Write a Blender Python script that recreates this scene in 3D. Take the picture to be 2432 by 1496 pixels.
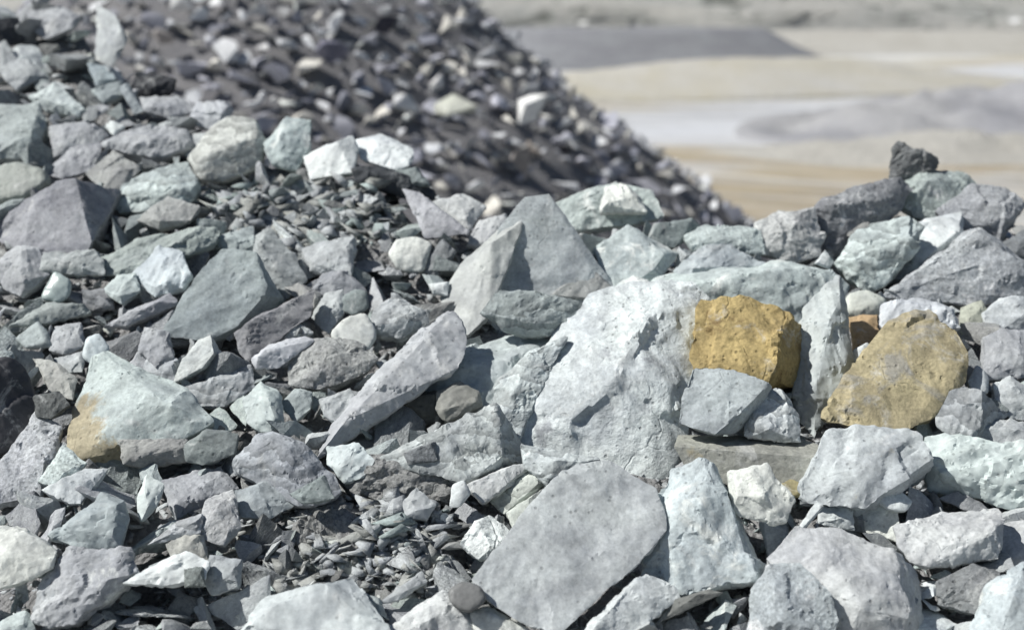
import bpy, bmesh, math, random
import numpy as np
from mathutils import Vector, noise, Matrix

for o in list(bpy.data.objects):
    bpy.data.objects.remove(o)
scene = bpy.context.scene
col = scene.collection

# ---------------------------------------------------------------- camera
CAM_Z = 1.5
PITCH = math.radians(14.0)
HFOV = math.radians(45.0)
F = 1216.0 / math.tan(HFOV / 2)            # focal length in photograph pixels
cam_d = bpy.data.cameras.new('camera')
cam = bpy.data.objects.new('camera', cam_d)
col.objects.link(cam)
cam.location = (0, 0, CAM_Z)
cam.rotation_euler = (math.pi / 2 - PITCH, 0, 0)
cam_d.sensor_width = 36.0
cam_d.lens = 18.0 / math.tan(HFOV / 2)
cam_d.clip_start = 0.05
cam_d.clip_end = 3000.0
cam_d.dof.use_dof = True
cam_d.dof.focus_distance = 2.65
cam_d.dof.aperture_fstop = 2.0
scene.camera = cam

# ---------------------------------------------------------------- world, sun, exposure
SUN = Vector((-0.66, -0.10, 0.74)).normalized()
elev = math.asin(SUN.z)
azim = math.atan2(SUN.x, SUN.y)
world = bpy.data.worlds.new('World')
scene.world = world
world.use_nodes = True
nt = world.node_tree
sky = nt.nodes.new('ShaderNodeTexSky')
sky.sky_type = 'NISHITA'
sky.sun_disc = False
sky.sun_elevation = elev
sky.sun_rotation = azim
sky.altitude = 300
nt.links.new(sky.outputs['Color'], nt.nodes['Background'].inputs['Color'])
nt.nodes['Background'].inputs['Strength'].default_value = 0.05
sl = bpy.data.lights.new('sun', 'SUN')
sl.energy = 5.0
sl.angle = math.radians(0.5)
sl.color = (1.0, 0.975, 0.93)
sun = bpy.data.objects.new('sun', sl)
col.objects.link(sun)
sun.rotation_euler = (-SUN).to_track_quat('-Z', 'Y').to_euler()
sun.location = SUN * 30
vs = scene.view_settings
vs.view_transform = 'Standard'
vs.look = 'None'
vs.gamma = 1.0
vs.exposure = 0.0
vs.use_curve_mapping = False

# ---------------------------------------------------------------- helpers
FWD = Vector((0, math.cos(PITCH), -math.sin(PITCH)))
UPV = Vector((0, math.sin(PITCH), math.cos(PITCH)))
CAM = Vector((0, 0, CAM_Z))

def ray(px, py):
    return FWD + Vector(((px - 1216) / F, 0, 0)) + UPV * ((748 - py) / F)

def project(p):
    d = Vector(p) - CAM
    z = d.dot(FWD)
    return 1216 + F * d.x / z, 748 - F * d.dot(UPV) / z, z

def lin(c):
    return tuple((v / 255 / 12.92) if v <= 10 else ((v / 255 + 0.055) / 1.055) ** 2.4 for v in c)

def tag(o, label=None, cat=None, group=None, kind=None):
    if label: o['label'] = label
    if cat: o['category'] = cat
    if group: o['group'] = group
    if kind: o['kind'] = kind
    return o

def link(name, me, mat=None):
    o = bpy.data.objects.new(name, me)
    col.objects.link(o)
    if mat is not None and not me.materials:
        me.materials.append(mat)
    return o

# heap plane: z = Z0 + SL * (y - Y0)
Z0, SL, Y0 = 0.36, 0.40, 2.1
def plane_hit(px, py):
    r = ray(px, py)
    # CAM_Z + t rz = Z0 + SL (t ry - Y0)
    t = (CAM_Z - Z0 + SL * Y0) / (SL * r.y - r.z)
    return CAM + r * t

CREST = [(-600, -60), (120, -20), (330, 150), (420, 250), (560, 300), (700, 340), (950, 385), (1080, 480), (1200, 520), (1450, 490),
         (1600, 560), (1780, 590), (1900, 540), (2000, 500), (2180, 440), (2330, 470), (2432, 520), (3000, 560)]
def crest_py(px):
    for (a, b), (c, d) in zip(CREST, CREST[1:]):
        if px <= c:
            return b + (d - b) * max(0, (px - a)) / (c - a)
    return CREST[-1][1]

# ---------------------------------------------------------------- materials
def nodes_of(name):
    m = bpy.data.materials.new(name)
    m.use_nodes = True
    return m, m.node_tree, m.node_tree.nodes['Principled BSDF']

class NB:
    """small node-graph builder"""
    def __init__(s, nt): s.nt = nt
    def n(s, t, **kw):
        x = s.nt.nodes.new(t)
        for k, v in kw.items(): setattr(x, k, v)
        return x
    def l(s, a, b): s.nt.links.new(a, b)
    def noise(s, vec, scale, detail=6, rough=0.6, dist=0.0):
        x = s.n('ShaderNodeTexNoise')
        x.inputs['Scale'].default_value = scale
        x.inputs['Detail'].default_value = detail
        x.inputs['Roughness'].default_value = rough
        x.inputs['Distortion'].default_value = dist
        if vec is not None: s.l(vec, x.inputs['Vector'])
        return x.outputs['Fac']
    def vor(s, vec, scale, feature='F1', rand=1.0):
        x = s.n('ShaderNodeTexVoronoi', feature=feature)
        x.inputs['Scale'].default_value = scale
        x.inputs['Randomness'].default_value = rand
        s.l(vec, x.inputs['Vector'])
        return x.outputs['Distance']
    def mapr(s, v, a, b, c, d):
        x = s.n('ShaderNodeMapRange')
        s.l(v, x.inputs['Value'])
        for i, k in ((1, a), (2, b), (3, c), (4, d)): x.inputs[i].default_value = k
        return x.outputs['Result']
    def math(s, op, a, b):
        x = s.n('ShaderNodeMath', operation=op)
        for i, v in enumerate((a, b)):
            if isinstance(v, (int, float)): x.inputs[i].default_value = v
            else: s.l(v, x.inputs[i])
        return x.outputs[0]
    def vmath(s, op, a, b):
        x = s.n('ShaderNodeVectorMath', operation=op)
        for i, v in enumerate((a, b)):
            if isinstance(v, (tuple, list)): x.inputs[i].default_value = v
            else: s.l(v, x.inputs[i])
        return x.outputs[0]
    def mix(s, fac, a, b, mode='MIX'):
        x = s.n('ShaderNodeMix', data_type='RGBA', blend_type=mode)
        for i, v in ((0, fac), (6, a), (7, b)):
            if isinstance(v, (int, float)): x.inputs[i].default_value = v
            elif isinstance(v, tuple): x.inputs[i].default_value = (*v[:3], 1)
            else: s.l(v, x.inputs[i])
        return x.outputs[2]
    def bump(s, h, strength, dist, normal=None):
        x = s.n('ShaderNodeBump')
        x.inputs['Strength'].default_value = strength
        x.inputs['Distance'].default_value = dist
        s.l(h, x.inputs['Height'])
        if normal is not None: s.l(normal, x.inputs['Normal'])
        return x.outputs['Normal']

def rock_mat(name, patch=None, patch_at=0.6, patch_scale=7, stripes=0.0, speck=0.25, bump=1.0, rough=0.8, spec=0.3,
             second=None, fine=1.0, crack=0.12):
    m, nt, bs = nodes_of(name)
    b = NB(nt)
    tc = b.n('ShaderNodeTexCoord').outputs['Object']
    oi = b.n('ShaderNodeObjectInfo')
    off = b.math('MULTIPLY', oi.outputs['Random'], 37.0)
    cx = b.n('ShaderNodeCombineXYZ')
    for i in range(3): b.l(off, cx.inputs[i])
    v = b.vmath('ADD', tc, cx.outputs[0])
    base = oi.outputs['Color']
    if second:   # (colour, axis vector in object space, offset, softness)
        c2, ax, ofs, soft = second
        d = b.n('ShaderNodeVectorMath', operation='DOT_PRODUCT')
        b.l(tc, d.inputs[0]); d.inputs[1].default_value = ax
        nn = b.noise(v, 7.5, 9, 0.72, 0.8)
        h = b.math('ADD', d.outputs['Value'], b.mapr(nn, 0.3, 0.7, -0.075, 0.075))
        f = b.mapr(h, ofs - soft, ofs + soft, 0, 1)
        base = b.mix(f, base, lin(c2))
    n_big = b.noise(v, 5.5, 5, 0.6, 0.6)
    n_mid = b.noise(v, 19, 8, 0.68, 0.3)
    n_fine = b.noise(v, 130, 4, 0.7)
    c = b.mix(b.mapr(n_big, 0.45, 0.64, 0, 0.8), base, b.mix(1.0, base, (1.24, 1.25, 1.22), 'MULTIPLY'))
    c = b.mix(b.mapr(n_big, 0.48, 0.30, 0, 0.8), c, b.mix(1.0, base, (0.74, 0.75, 0.78), 'MULTIPLY'))
    if patch:
        n_p = b.noise(v, patch_scale, 8, 0.66, 0.8)
        c = b.mix(b.mapr(n_p, patch_at, patch_at + 0.09, 0, 0.85), c, lin(patch))
    n_d = b.noise(b.vmath('ADD', v, (5.0, 3.0, 1.0)), 10, 9, 0.72, 1.0)
    c = b.mix(b.mapr(n_d, 0.57, 0.66, 0, 0.45), c, lin((208, 210, 208)))
    pit = b.math('MULTIPLY', b.mapr(b.vor(v, 46), 0.10, 0.20, 1, 0), b.mapr(n_big, 0.46, 0.54, 0, 1))
    val = b.math('MULTIPLY', b.mapr(n_mid, 0.25, 0.75, 0.70, 1.24), b.mapr(pit, 0, 1, 1, 0.62))
    val = b.math('MULTIPLY', val, b.mapr(n_fine, 0.25, 0.75, 1 - speck, 1 + speck))
    h = b.math('MULTIPLY', n_mid, 1.0)
    if stripes:
        w = b.n('ShaderNodeTexWave', wave_type='BANDS', bands_direction='Z', wave_profile='SAW')
        w.inputs['Scale'].default_value = 9
        w.inputs['Distortion'].default_value = 9
        w.inputs['Detail'].default_value = 4
        w.inputs['Detail Scale'].default_value = 1.6
        b.l(v, w.inputs['Vector'])
        val = b.math('MULTIPLY', val, b.mapr(w.outputs['Fac'], 0, 1, 1 - stripes * 0.35, 1 + stripes * 0.15))
        h = b.math('ADD', h, b.math('MULTIPLY', w.outputs['Fac'], 0.9 * stripes))
    # hairline fractures
    wv = b.n('ShaderNodeTexNoise'); wv.inputs['Scale'].default_value = 14
    b.l(v, wv.inputs['Vector'])
    vv = b.vmath('ADD', v, b.vmath('MULTIPLY', wv.outputs['Color'], (0.07, 0.07, 0.07)))
    ed = b.vor(vv, 6.5, 'DISTANCE_TO_EDGE')
    gate = b.mapr(n_big, 0.55, 0.62, 0, 1)
    ck = b.math('MULTIPLY', b.mapr(ed, 0.0, 0.02, 1, 0), gate)
    val = b.math('MULTIPLY', val, b.mapr(ck, 0, 1, 1, 1 - crack))
    c = b.mix(1.0, c, val, 'MULTIPLY')
    b.l(c, bs.inputs['Base Color'])
    bs.inputs['Roughness'].default_value = rough
    bs.inputs['Specular IOR Level'].default_value = spec
    cell = b.vor(vv, 34, 'F1')
    h = b.math('ADD', h, b.math('MULTIPLY', cell, 0.28))
    h = b.math('SUBTRACT', h, b.math('MULTIPLY', ck, 0.2))
    h = b.math('ADD', h, b.math('MULTIPLY', n_fine, 0.14 * fine))
    h = b.math('SUBTRACT', h, b.math('MULTIPLY', pit, 0.25))
    nrm = b.bump(h, 0.38 * bump, 0.016)
    b.l(nrm, bs.inputs['Normal'])
    return m

MATS = {
    'plain': rock_mat('grey_stone'),
    'smooth': rock_mat('smooth_stone', bump=0.45, speck=0.14, crack=0.05, rough=0.65, spec=0.4),
    'dusty': rock_mat('dusty_stone', patch=(226, 230, 226), patch_at=0.55, patch_scale=8, bump=1.1),
    'speck': rock_mat('speckled_stone', speck=0.6, bump=1.5, fine=3.0, patch=(90, 92, 98), patch_at=0.66, patch_scale=24),
    'stri': rock_mat('layered_stone', stripes=1.0, bump=1.0),
    'stain': rock_mat('stained_stone', patch=(176, 160, 118), patch_at=0.58, patch_scale=5),
    'crust': rock_mat('crusted_stone', patch=(225, 226, 226), patch_at=0.56, patch_scale=11, speck=0.5, bump=1.5, fine=2.5),
    'rough': rock_mat('rough_stone', bump=1.9, speck=0.4, fine=2.0, crack=0.25),
}

PAL = {
    'lil': (168, 166, 173), 'lild': (136, 134, 142), 'gry': (176, 177, 180), 'gryd': (132, 134, 138), 'teal': (162, 174, 174),
    'teald': (126, 140, 140), 'mint': (186, 200, 196), 'white': (222, 223, 220), 'cream': (218, 214, 200), 'ivory': (222, 218, 204),
    'pink': (194, 190, 191), 'blue': (180, 192, 198), 'tan': (188, 170, 132), 'ochre': (182, 158, 114), 'olive': (150, 142, 110),
    'dark': (98, 100, 110), 'brown': (156, 150, 146), 'pale': (202, 204, 205), 'green': (170, 184, 176), 'slate': (106, 108, 120),
}

def mute(c, k=0.6):
    g = sum(c) / 3
    if max(c) - min(c) > 34: return c
    return tuple((v + (g - v) * k) * t for v, t in zip(c, (0.976, 1.0, 1.004)))

# ---------------------------------------------------------------- the quarry around
def soft(a, b, x):
    t = max(0.0, min(1.0, (x - a) / (b - a)))
    return t * t * (3 - 2 * t)

def ground_mat():
    m, nt, bs = nodes_of('quarry_ground')
    b = NB(nt)
    geo = b.n('ShaderNodeNewGeometry').outputs['Position']
    sep = b.n('ShaderNodeSeparateXYZ'); b.l(geo, sep.inputs[0])
    st = b.vmath('MULTIPLY', geo, (0.028, 0.11, 0.11))
    n1 = b.noise(st, 1.0, 6, 0.62, 0.8)
    yy = b.math('ADD', sep.outputs['Y'], b.mapr(n1, 0.3, 0.7, -16, 16))
    yy = b.math('SUBTRACT', yy, b.math('MULTIPLY', sep.outputs['X'], 0.85))
    ramp = b.n('ShaderNodeValToRGB')
    b.l(b.mapr(yy, 15, 135, 0, 1), ramp.inputs['Fac'])
    cr = ramp.color_ramp
    stops = [(0.0, (196, 195, 190)), (0.08, (172, 157, 130)), (0.15, (180, 168, 144)), (0.20, (202, 202, 202)), (0.33, (212, 215, 220)),
             (0.46, (204, 206, 209)), (0.54, (190, 182, 164)), (0.62, (200, 195, 178)), (0.70, (218, 219, 218)), (1.0, (208, 209, 208))]
    cr.elements[0].position, cr.elements[0].color = stops[0][0], (*lin(stops[0][1]), 1)
    cr.elements[1].position, cr.elements[1].color = stops[-1][0], (*lin(stops[-1][1]), 1)
    for p, c in stops[1:-1]:
        e = cr.elements.new(p); e.color = (*lin(c), 1)
    n2 = b.noise(b.vmath('MULTIPLY', geo, (0.05, 0.2, 0.2)), 1.0, 7, 0.7, 1.2)
    c = b.mix(b.mapr(n2, 0.50, 0.66, 0, 0.6), ramp.outputs['Color'], lin((150, 152, 156)))
    n3 = b.noise(geo, 0.9, 7, 0.7)
    c = b.mix(1.0, c, b.mapr(n3, 0.25, 0.75, 0.82, 1.12), 'MULTIPLY')
    rot = b.n('ShaderNodeVectorRotate', rotation_type='Z_AXIS')
    rot.inputs['Angle'].default_value = 0.5
    b.l(geo, rot.inputs['Vector'])
    n4 = b.noise(b.vmath('MULTIPLY', rot.outputs[0], (0.05, 0.9, 0.5)), 1.0, 5, 0.6, 0.5)
    c = b.mix(b.mapr(n4, 0.5, 0.68, 0, 0.55), c, lin((226, 225, 220)))
    c = b.mix(b.mapr(n4, 0.48, 0.30, 0, 0.45), c, lin((160, 150, 130)))
    b.l(c, bs.inputs['Base Color'])
    bs.inputs['Roughness'].default_value = 0.95
    b.l(b.bump(b.noise(geo, 2.5, 8, 0.7), 0.6, 0.3), bs.inputs['Normal'])
    return m

def mound_mat(name, c1, c2, scale=0.5):
    m, nt, bs = nodes_of(name)
    b = NB(nt)
    geo = b.n('ShaderNodeNewGeometry').outputs['Position']
    n1 = b.noise(b.vmath('MULTIPLY', geo, (0.6, 0.6, 2.0)), scale, 7, 0.65, 0.6)
    n2 = b.noise(geo, 4, 6, 0.7)
    c = b.mix(b.mapr(n1, 0.35, 0.65, 0, 1), lin(c1), lin(c2))
    c = b.mix(1.0, c, b.mapr(n2, 0.25, 0.75, 0.78, 1.18), 'MULTIPLY')
    b.l(c, bs.inputs['Base Color'])
    bs.inputs['Roughness'].default_value = 0.95
    b.l(b.bump(n2, 0.8, 0.25), bs.inputs['Normal'])
    return m

GZ = -4.0
def grid_mesh(name, xs, ys, fn):
    vs_, fs = [], []
    nx, ny = len(xs), len(ys)
    for y in ys:
        for x in xs:
            vs_.append(fn(x, y))
    for j in range(ny - 1):
        for i in range(nx - 1):
            a = j * nx + i
            fs.append((a, a + 1, a + nx + 1, a + nx))
    me = bpy.data.meshes.new(name)
    me.from_pydata(vs_, [], fs)
    me.polygons.foreach_set('use_smooth', [True] * len(fs))
    me.update()
    return me

def ground_h(x, y):
    p = Vector((x * 0.035, y * 0.05, 3.3))
    k = soft(16, 40, math.hypot(x, y))
    return GZ - 0.15 + k * (0.55 * noise.noise(p) + 0.25 * noise.noise(p * 3.1))

ys_ = [-60 + 4 * i for i in range(18)] + [14 + 2 * i for i in range(70)] + [160 + 12 * i for i in range(40)] + [700, 900, 1300]
xs_ = [-900, -600, -400, -250] + [-180 + 6 * i for i in range(61)] + [250, 400, 600, 900]
g = link('ground', grid_mesh('ground', xs_, ys_, lambda x, y: (x, y, ground_h(x, y))), ground_mat())
tag(g, kind='structure')

def ground_at(px, py):
    r = ray(px, py)
    return CAM + r * ((CAM_Z - GZ) / -r.z)

# stepped quarry face that closes the pit
def wall_mat():
    m, nt, bs = nodes_of('quarry_face')
    b = NB(nt)
    geo = b.n('ShaderNodeNewGeometry').outputs['Position']
    sep = b.n('ShaderNodeSeparateXYZ'); b.l(geo, sep.inputs[0])
    n1 = b.noise(b.vmath('MULTIPLY', geo, (0.05, 0.05, 0.16)), 1.0, 7, 0.65, 0.5)
    c = b.mix(b.mapr(n1, 0.35, 0.66, 0, 1), lin((200, 198, 192)), lin((172, 174, 171)))
    n2 = b.noise(b.vmath('MULTIPLY', geo, (0.10, 0.10, 0.24)), 1.0, 8, 0.75, 0.4)
    c = b.mix(b.mapr(n2, 0.54, 0.60, 0, 0.8), c, lin((100, 104, 98)))
    n3 = b.noise(geo, 0.5, 8, 0.75)
    c = b.mix(1.0, c, b.mapr(n3, 0.25, 0.75, 0.80, 1.14), 'MULTIPLY')
    b.l(c, bs.inputs['Base Color'])
    bs.inputs['Roughness'].default_value = 0.95
    b.l(b.bump(n3, 0.9, 1.2), bs.inputs['Normal'])
    return m

STEPS = [(0, 0), (3, 5.5), (10, 6.2), (14, 13), (23, 14), (28, 23), (42, 25), (50, 36), (75, 39), (95, 46), (150, 50), (320, 44)]
def wall_pt(i, j):
    x = -420 + i * 5.0
    a, b2 = STEPS[j // 3], STEPS[min(j // 3 + 1, len(STEPS) - 1)]
    t = (j % 3) / 3
    dy, z = a[0] + (b2[0] - a[0]) * t, a[1] + (b2[1] - a[1]) * t
    p = Vector((x * 0.03, dy * 0.06, z * 0.05))
    w = noise.noise(p) * 6 + noise.noise(p * 3.7) * 2.2 + noise.noise(p * 9) * 0.9
    base_y = 215 + 0.0004 * x * x - 0.10 * x
    return (x, base_y + dy + w, GZ - 0.6 + z * (1 + 0.18 * noise.noise(Vector((x * 0.012, 7, j * 0.2)))) + (w * 0.12 if z > 0 else 0))
NI, NJ = 169, len(STEPS) * 3 - 2
me = grid_mesh('quarry_face', range(NI), range(NJ), lambda i, j: wall_pt(i, j))
q = link('quarry_hillside', me, wall_mat())
tag(q, kind='structure')

def mound(name, label, cat, cx, cy, rx, ry, h, rot, mat, flat=0.0, seed=0, rough=0.25, n=64, kind=None):
    """a tipped heap: cone-ish or flat-topped, with gullies"""
    vs_, fs = [], []
    rings = 26
    for k in range(rings + 1):
        r = k / rings
        for i in range(n):
            a = 2 * math.pi * i / n
            rr = r * (1 + 0.14 * noise.noise(Vector((math.cos(a) * 1.5, math.sin(a) * 1.5, seed))))
            x, y = rr * rx * math.cos(a), rr * ry * math.sin(a)
            t = max(0.0, (1 - r) / (1 - flat)) if r > flat else 1.0
            z = h * min(1.0, t)
            z += rough * (noise.noise(Vector((x * 0.35, y * 0.35, seed + 3))) + 0.5 * noise.noise(Vector((x * 1.1, y * 1.1, seed)))) * (1 - r ** 6)
            if k == rings: z = -0.8
            c, s = math.cos(rot), math.sin(rot)
            vs_.append((x * c - y * s, x * s + y * c, z))
    for k in range(rings):
        for i in range(n):
            j = (i + 1) % n
            fs.append((k * n + i, (k + 1) * n + i, (k + 1) * n + j, k * n + j))
    me = bpy.data.meshes.new(name)
    me.from_pydata(vs_, [], fs)
    me.polygons.foreach_set('use_smooth', [True] * len(fs))
    me.update()
    o = link(name, me, mat)
    o.location = (cx, cy, GZ - 0.1)
    if kind: o['kind'] = kind
    else: tag(o, label, cat)
    return o

m_grey = mound_mat('grey_spoil', (142, 143, 148), (160, 162, 166), 0.35)
m_lil = mound_mat('lilac_spoil', (152, 153, 160), (186, 186, 186), 0.12)
m_sand = mound_mat('pale_spoil', (198, 196, 189), (186, 183, 175), 0.25)
m_tan = mound_mat('tan_spoil', (198, 192, 172), (208, 206, 200), 0.16)
p = ground_at(1560, 168)
mound('spoil_heap', 'long low flat-topped grey spoil heap on the pale quarry floor', 'heap', p.x - 1.5, p.y + 9, 21, 8, 3.6, 0.05, m_grey, 0.62, 1, 0.18)
p = ground_at(2600, 345)
mound('spoil_heap', 'broad lilac-grey spoil heap rising behind the rough dark crest boulder', 'heap', p.x + 1.5, p.y + 7, 17, 10, 2.3, 0.1, m_lil, 0.02, 5, 0.9)
p = ground_at(2330, 395)
mound('spoil_bank', 'pale sandy bank along the foot of the lilac-grey spoil heap', 'bank', p.x + 1, p.y + 3, 12, 3.2, 1.0, -0.12, m_sand, 0.15, 9, 0.25)
p = ground_at(1820, 250)
mound('spoil_bank', 'low tan and cream bank of sand on the open quarry floor', 'bank', p.x + 3, p.y + 16, 26, 9, 2.0, 0.32, m_tan, 0.3, 13, 0.2)
p = ground_at(1700, 92)
mound('spoil_bank', 'long pale berm at the foot of the stepped quarry hillside', 'bank', p.x + 30, p.y - 72, 120, 7, 2.6, 0.0, m_sand, 0.4, 17, 0.4)

# ---------------------------------------------------------------- stone meshes
def disp(bm, size, seed, amp=1.0, strata=2.0):
    rnd = random.Random(seed)
    bn = Vector((rnd.gauss(0, 1), rnd.gauss(0, 1), rnd.gauss(0, 1))).normalized()
    so = Vector((rnd.uniform(-50, 50), rnd.uniform(-50, 50), rnd.uniform(-50, 50)))
    inv = 1.0 / size
    bm.normal_update()
    new = []
    for v in bm.verts:          # knock chips off the arrises
        if any(len(e.link_faces) == 2 and e.calc_face_angle(0) > 0.32 for e in v.link_edges):
            k = noise.noise(v.co * inv * 5.5 + so) + 0.6 * noise.noise(v.co * inv * 15 + so)
            if k > 0.05: v.co -= v.normal * (size * amp * 0.022 * min(k, 0.8))
    bm.normal_update()
    for v in bm.verts:
        p = v.co * inv
        q = p + bn * (p.dot(bn) * strata) + so
        a = noise.noise(p * 2.1 + so)
        s = noise.noise(q * 2.3) * 3.2
        fl = math.floor(s)
        fr = s - fl
        s = (fl + soft(0.2, 0.8, fr)) / 3.2
        r = 1 - abs(noise.noise(q * 4.2 + Vector((9, 3, 1)))) * 2
        hf = noise.noise(p * 13 + so) + 0.5 * noise.noise(p * 27 + so)
        d = size * amp * (0.010 * a + 0.034 * s + 0.009 * r + 0.0046 * hf)
        for f, k in ((1.8, 0.17), (5.0, 0.12), (11.0, 0.05)):
            w = p * f + so + Vector((a, s, hf)) * 0.12
            ds, cs = noise.voronoi(w)
            e = 0.5 + 0.5 * soft(0.0, 0.07, ds[1] - ds[0])
            h = 0.0
            for c, u in ((cs[0], e), (cs[1], 1 - e)):
                h += u * (w - c).dot(noise.cell_vector(c * 7.31) - Vector((0.5, 0.5, 0.5)))
            d += amp * size / f * k * h
        new.append(v.co + v.normal * d)
    for v, c in zip(bm.verts, new):
        v.co = c

def refine(bm, L, steps=8):
    for _ in range(steps):
        es = [e for e in bm.edges if e.calc_length() > L]
        if not es: break
        bmesh.ops.subdivide_edges(bm, edges=es, cuts=1)
        bmesh.ops.triangulate(bm, faces=[f for f in bm.faces if len(f.verts) > 3])

def hull_bm(pts):
    bm = bmesh.new()
    for p in pts: bm.verts.new(p)
    r = bmesh.ops.convex_hull(bm, input=bm.verts)
    junk = [e for e in r['geom_interior'] if isinstance(e, bmesh.types.BMVert)]
    if junk: bmesh.ops.delete(bm, geom=list(set(junk)), context='VERTS')
    loose = [v for v in bm.verts if not v.link_faces]
    if loose: bmesh.ops.delete(bm, geom=loose, context='VERTS')
    bmesh.ops.dissolve_limit(bm, angle_limit=0.06, verts=bm.verts[:], edges=bm.edges[:])
    bmesh.ops.triangulate(bm, faces=bm.faces[:])
    bmesh.ops.recalc_face_normals(bm, faces=bm.faces[:])
    return bm

def chop(bm, rg, n, lo, hi):
    """split corners off along flat fracture planes"""
    for _ in range(n):
        bm.verts.ensure_lookup_table()
        v = bm.verts[rg.randrange(len(bm.verts))].co.copy()
        if v.length < 1e-6: continue
        d = (v.normalized() + Vector((rg.gauss(0, 0.3), rg.gauss(0, 0.3), rg.gauss(0, 0.3)))).normalized()
        far = max(w.co.dot(d) for w in bm.verts)
        co = d * (far * (1 - rg.uniform(lo, hi)))
        r = bmesh.ops.bisect_plane(bm, geom=bm.verts[:] + bm.edges[:] + bm.faces[:], plane_co=co, plane_no=d, clear_outer=True)
        ed = [e for e in r['geom_cut'] if isinstance(e, bmesh.types.BMEdge)]
        if ed:
            bmesh.ops.contextual_create(bm, geom=ed)
    bmesh.ops.triangulate(bm, faces=[f for f in bm.faces if len(f.verts) > 3])
    bmesh.ops.recalc_face_normals(bm, faces=bm.faces[:])

def finish(bm, name, sharp=38):
    me = bpy.data.meshes.new(name)
    bm.to_mesh(me)
    bm.free()
    me.polygons.foreach_set('use_smooth', [True] * len(me.polygons))
    me.set_sharp_from_angle(angle=math.radians(sharp))
    return me

import re
LAND = []        # (x, y, short description) of the named stones
def short(label):
    t = re.split(r' (?:with|beside|behind|below|on|in|under|above|between|by|against|over|at|of|standing|lying|running|resting|leaning|wedged|tucked|overhanging|near|before|topping|perched|half|sunk|hanging|roofing|stacked|sloping|slanting|rising|high|pointing|toward|next|tilted|beyond|beneath|stained|among)\b', label)[0]
    return t.rstrip(',')
TRACED = []      # (polygon in photograph pixels) used to know where gaps are left

def rock(name, colour, label, pts, t=52, y=0, th=0.55, rnd=0, m='plain', lift=0.0, amp=1.0, bumps=5, at=None, group=None, mat=None, L=None, strata=2.0, jit=0.24, knots=''):
    """a stone standing in the heap: its silhouette as seen from the path, its own depth and thickness.
    t, y = how far the broad face tips upward and turns; z of a point = how far it stands proud"""
    P = []
    for tok in pts.split():
        q = [float(v) for v in tok.split(',')]
        P.append((q[0], q[1], q[2] if len(q) > 2 else 0.0))
    K = [tuple(float(v) for v in tok.split(',')) for tok in knots.split()]
    n = len(P)
    flatish = all(p[2] == 0 for p in P)
    cx, cy = sum(p[0] for p in P) / n, sum(p[1] for p in P) / n
    P = [(a, b, z * 1.5 if z <= -40 else z) for a, b, z in P]
    P = [(cx + (a - cx) * 1.075, cy + (b - cy) * 1.075, z) for a, b, z in P]
    TRACED.append([(p[0], p[1]) for p in P])
    seed = int(cx * 13 + cy * 7)
    rg = random.Random(seed)
    c = at if at is not None else plane_hit(cx, min(max(cy, crest_py(cx) - 10), 1600))
    c = c if at is not None else c * 1.0
    # a point above the crest keeps the crest's distance
    rc = ray(cx, cy)
    depth = (c - CAM).dot(FWD)
    c = CAM + rc * (depth - lift - rg.uniform(-0.025, 0.03))
    te, ya = math.radians(t + (rg.uniform(-9, 7) if flatish else 0)), math.radians(y + (rg.uniform(-16, 12) if flatish else 0))
    nrm = Vector((math.sin(ya) * math.cos(te), -math.cos(ya) * math.cos(te), math.sin(te)))
    pxm = depth / F
    W = []
    for (a, b2, z) in P:
        r = ray(a, b2)
        tt = (c - CAM).dot(nrm) / r.dot(nrm)
        w = CAM + r * tt
        w = w - r.normalized() * (z * pxm)
        W.append(w)
    KW = []
    for (a, b2, z) in K:
        r = ray(a, b2)
        KW.append(CAM + r * ((c - CAM).dot(nrm) / r.dot(nrm)) - r.normalized() * (z * pxm))
    cen = sum(W, Vector()) / n
    area = 0
    for i in range(n):
        a, b2 = P[i], P[(i + 1) % n]
        area += a[0] * b2[1] - b2[0] * a[1]
    size = math.sqrt(abs(area) / 2) * pxm
    T = size * th
    pts3 = [w - cen for w in W]
    Q = list(pts3) + [w - cen for w in KW]
    for k in range(bumps):      # knuckles on the broad face
        i, j = rg.randrange(n), rg.randrange(n)
        u = rg.uniform(0.25, 0.6)
        Q.append((pts3[i] * u + pts3[j] * (1 - u)) * 0.75 + nrm * size * rg.uniform(0.02, jit))
    view = ray(cx, cy).normalized()
    back = (-nrm * 0.55 + view * 0.45).normalized()
    for w in pts3:
        Q.append(w * 0.95 + back * T * rg.uniform(0.45, 0.6))
        Q.append(w * rg.uniform(0.55, 0.75) + back * T)
    bm = hull_bm(Q)
    if not rnd: chop(bm, rg, 4 if bumps else 2, 0.02, 0.08)
    Lx = L or max(0.0065, min(0.011, size * 0.04))
    if rnd:
        refine(bm, size * 0.22)
        for _ in range(rnd): bmesh.ops.smooth_vert(bm, verts=bm.verts[:], factor=0.5, use_axis_x=True, use_axis_y=True, use_axis_z=True)
        k = 1 + 0.035 * rnd
        for v in bm.verts: v.co *= k
    refine(bm, Lx)
    bmesh.ops.smooth_vert(bm, verts=bm.verts[:], factor=0.12, use_axis_x=True, use_axis_y=True, use_axis_z=True)
    disp(bm, size, seed, amp * (0.5 if rnd else 1.0), strata)
    me = finish(bm, name, 60 if rnd else 25)
    o = link(name, me, mat or MATS[m])
    o.location = cen
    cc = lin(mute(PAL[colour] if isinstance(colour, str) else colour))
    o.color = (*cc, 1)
    tag(o, label, name.split('_')[-1], group, 'thing')
    LAND.append((cx, cy, short(label)))
    return o

# ================================================================ STONES OF THE NEAR HEAP
R = rock
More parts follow.
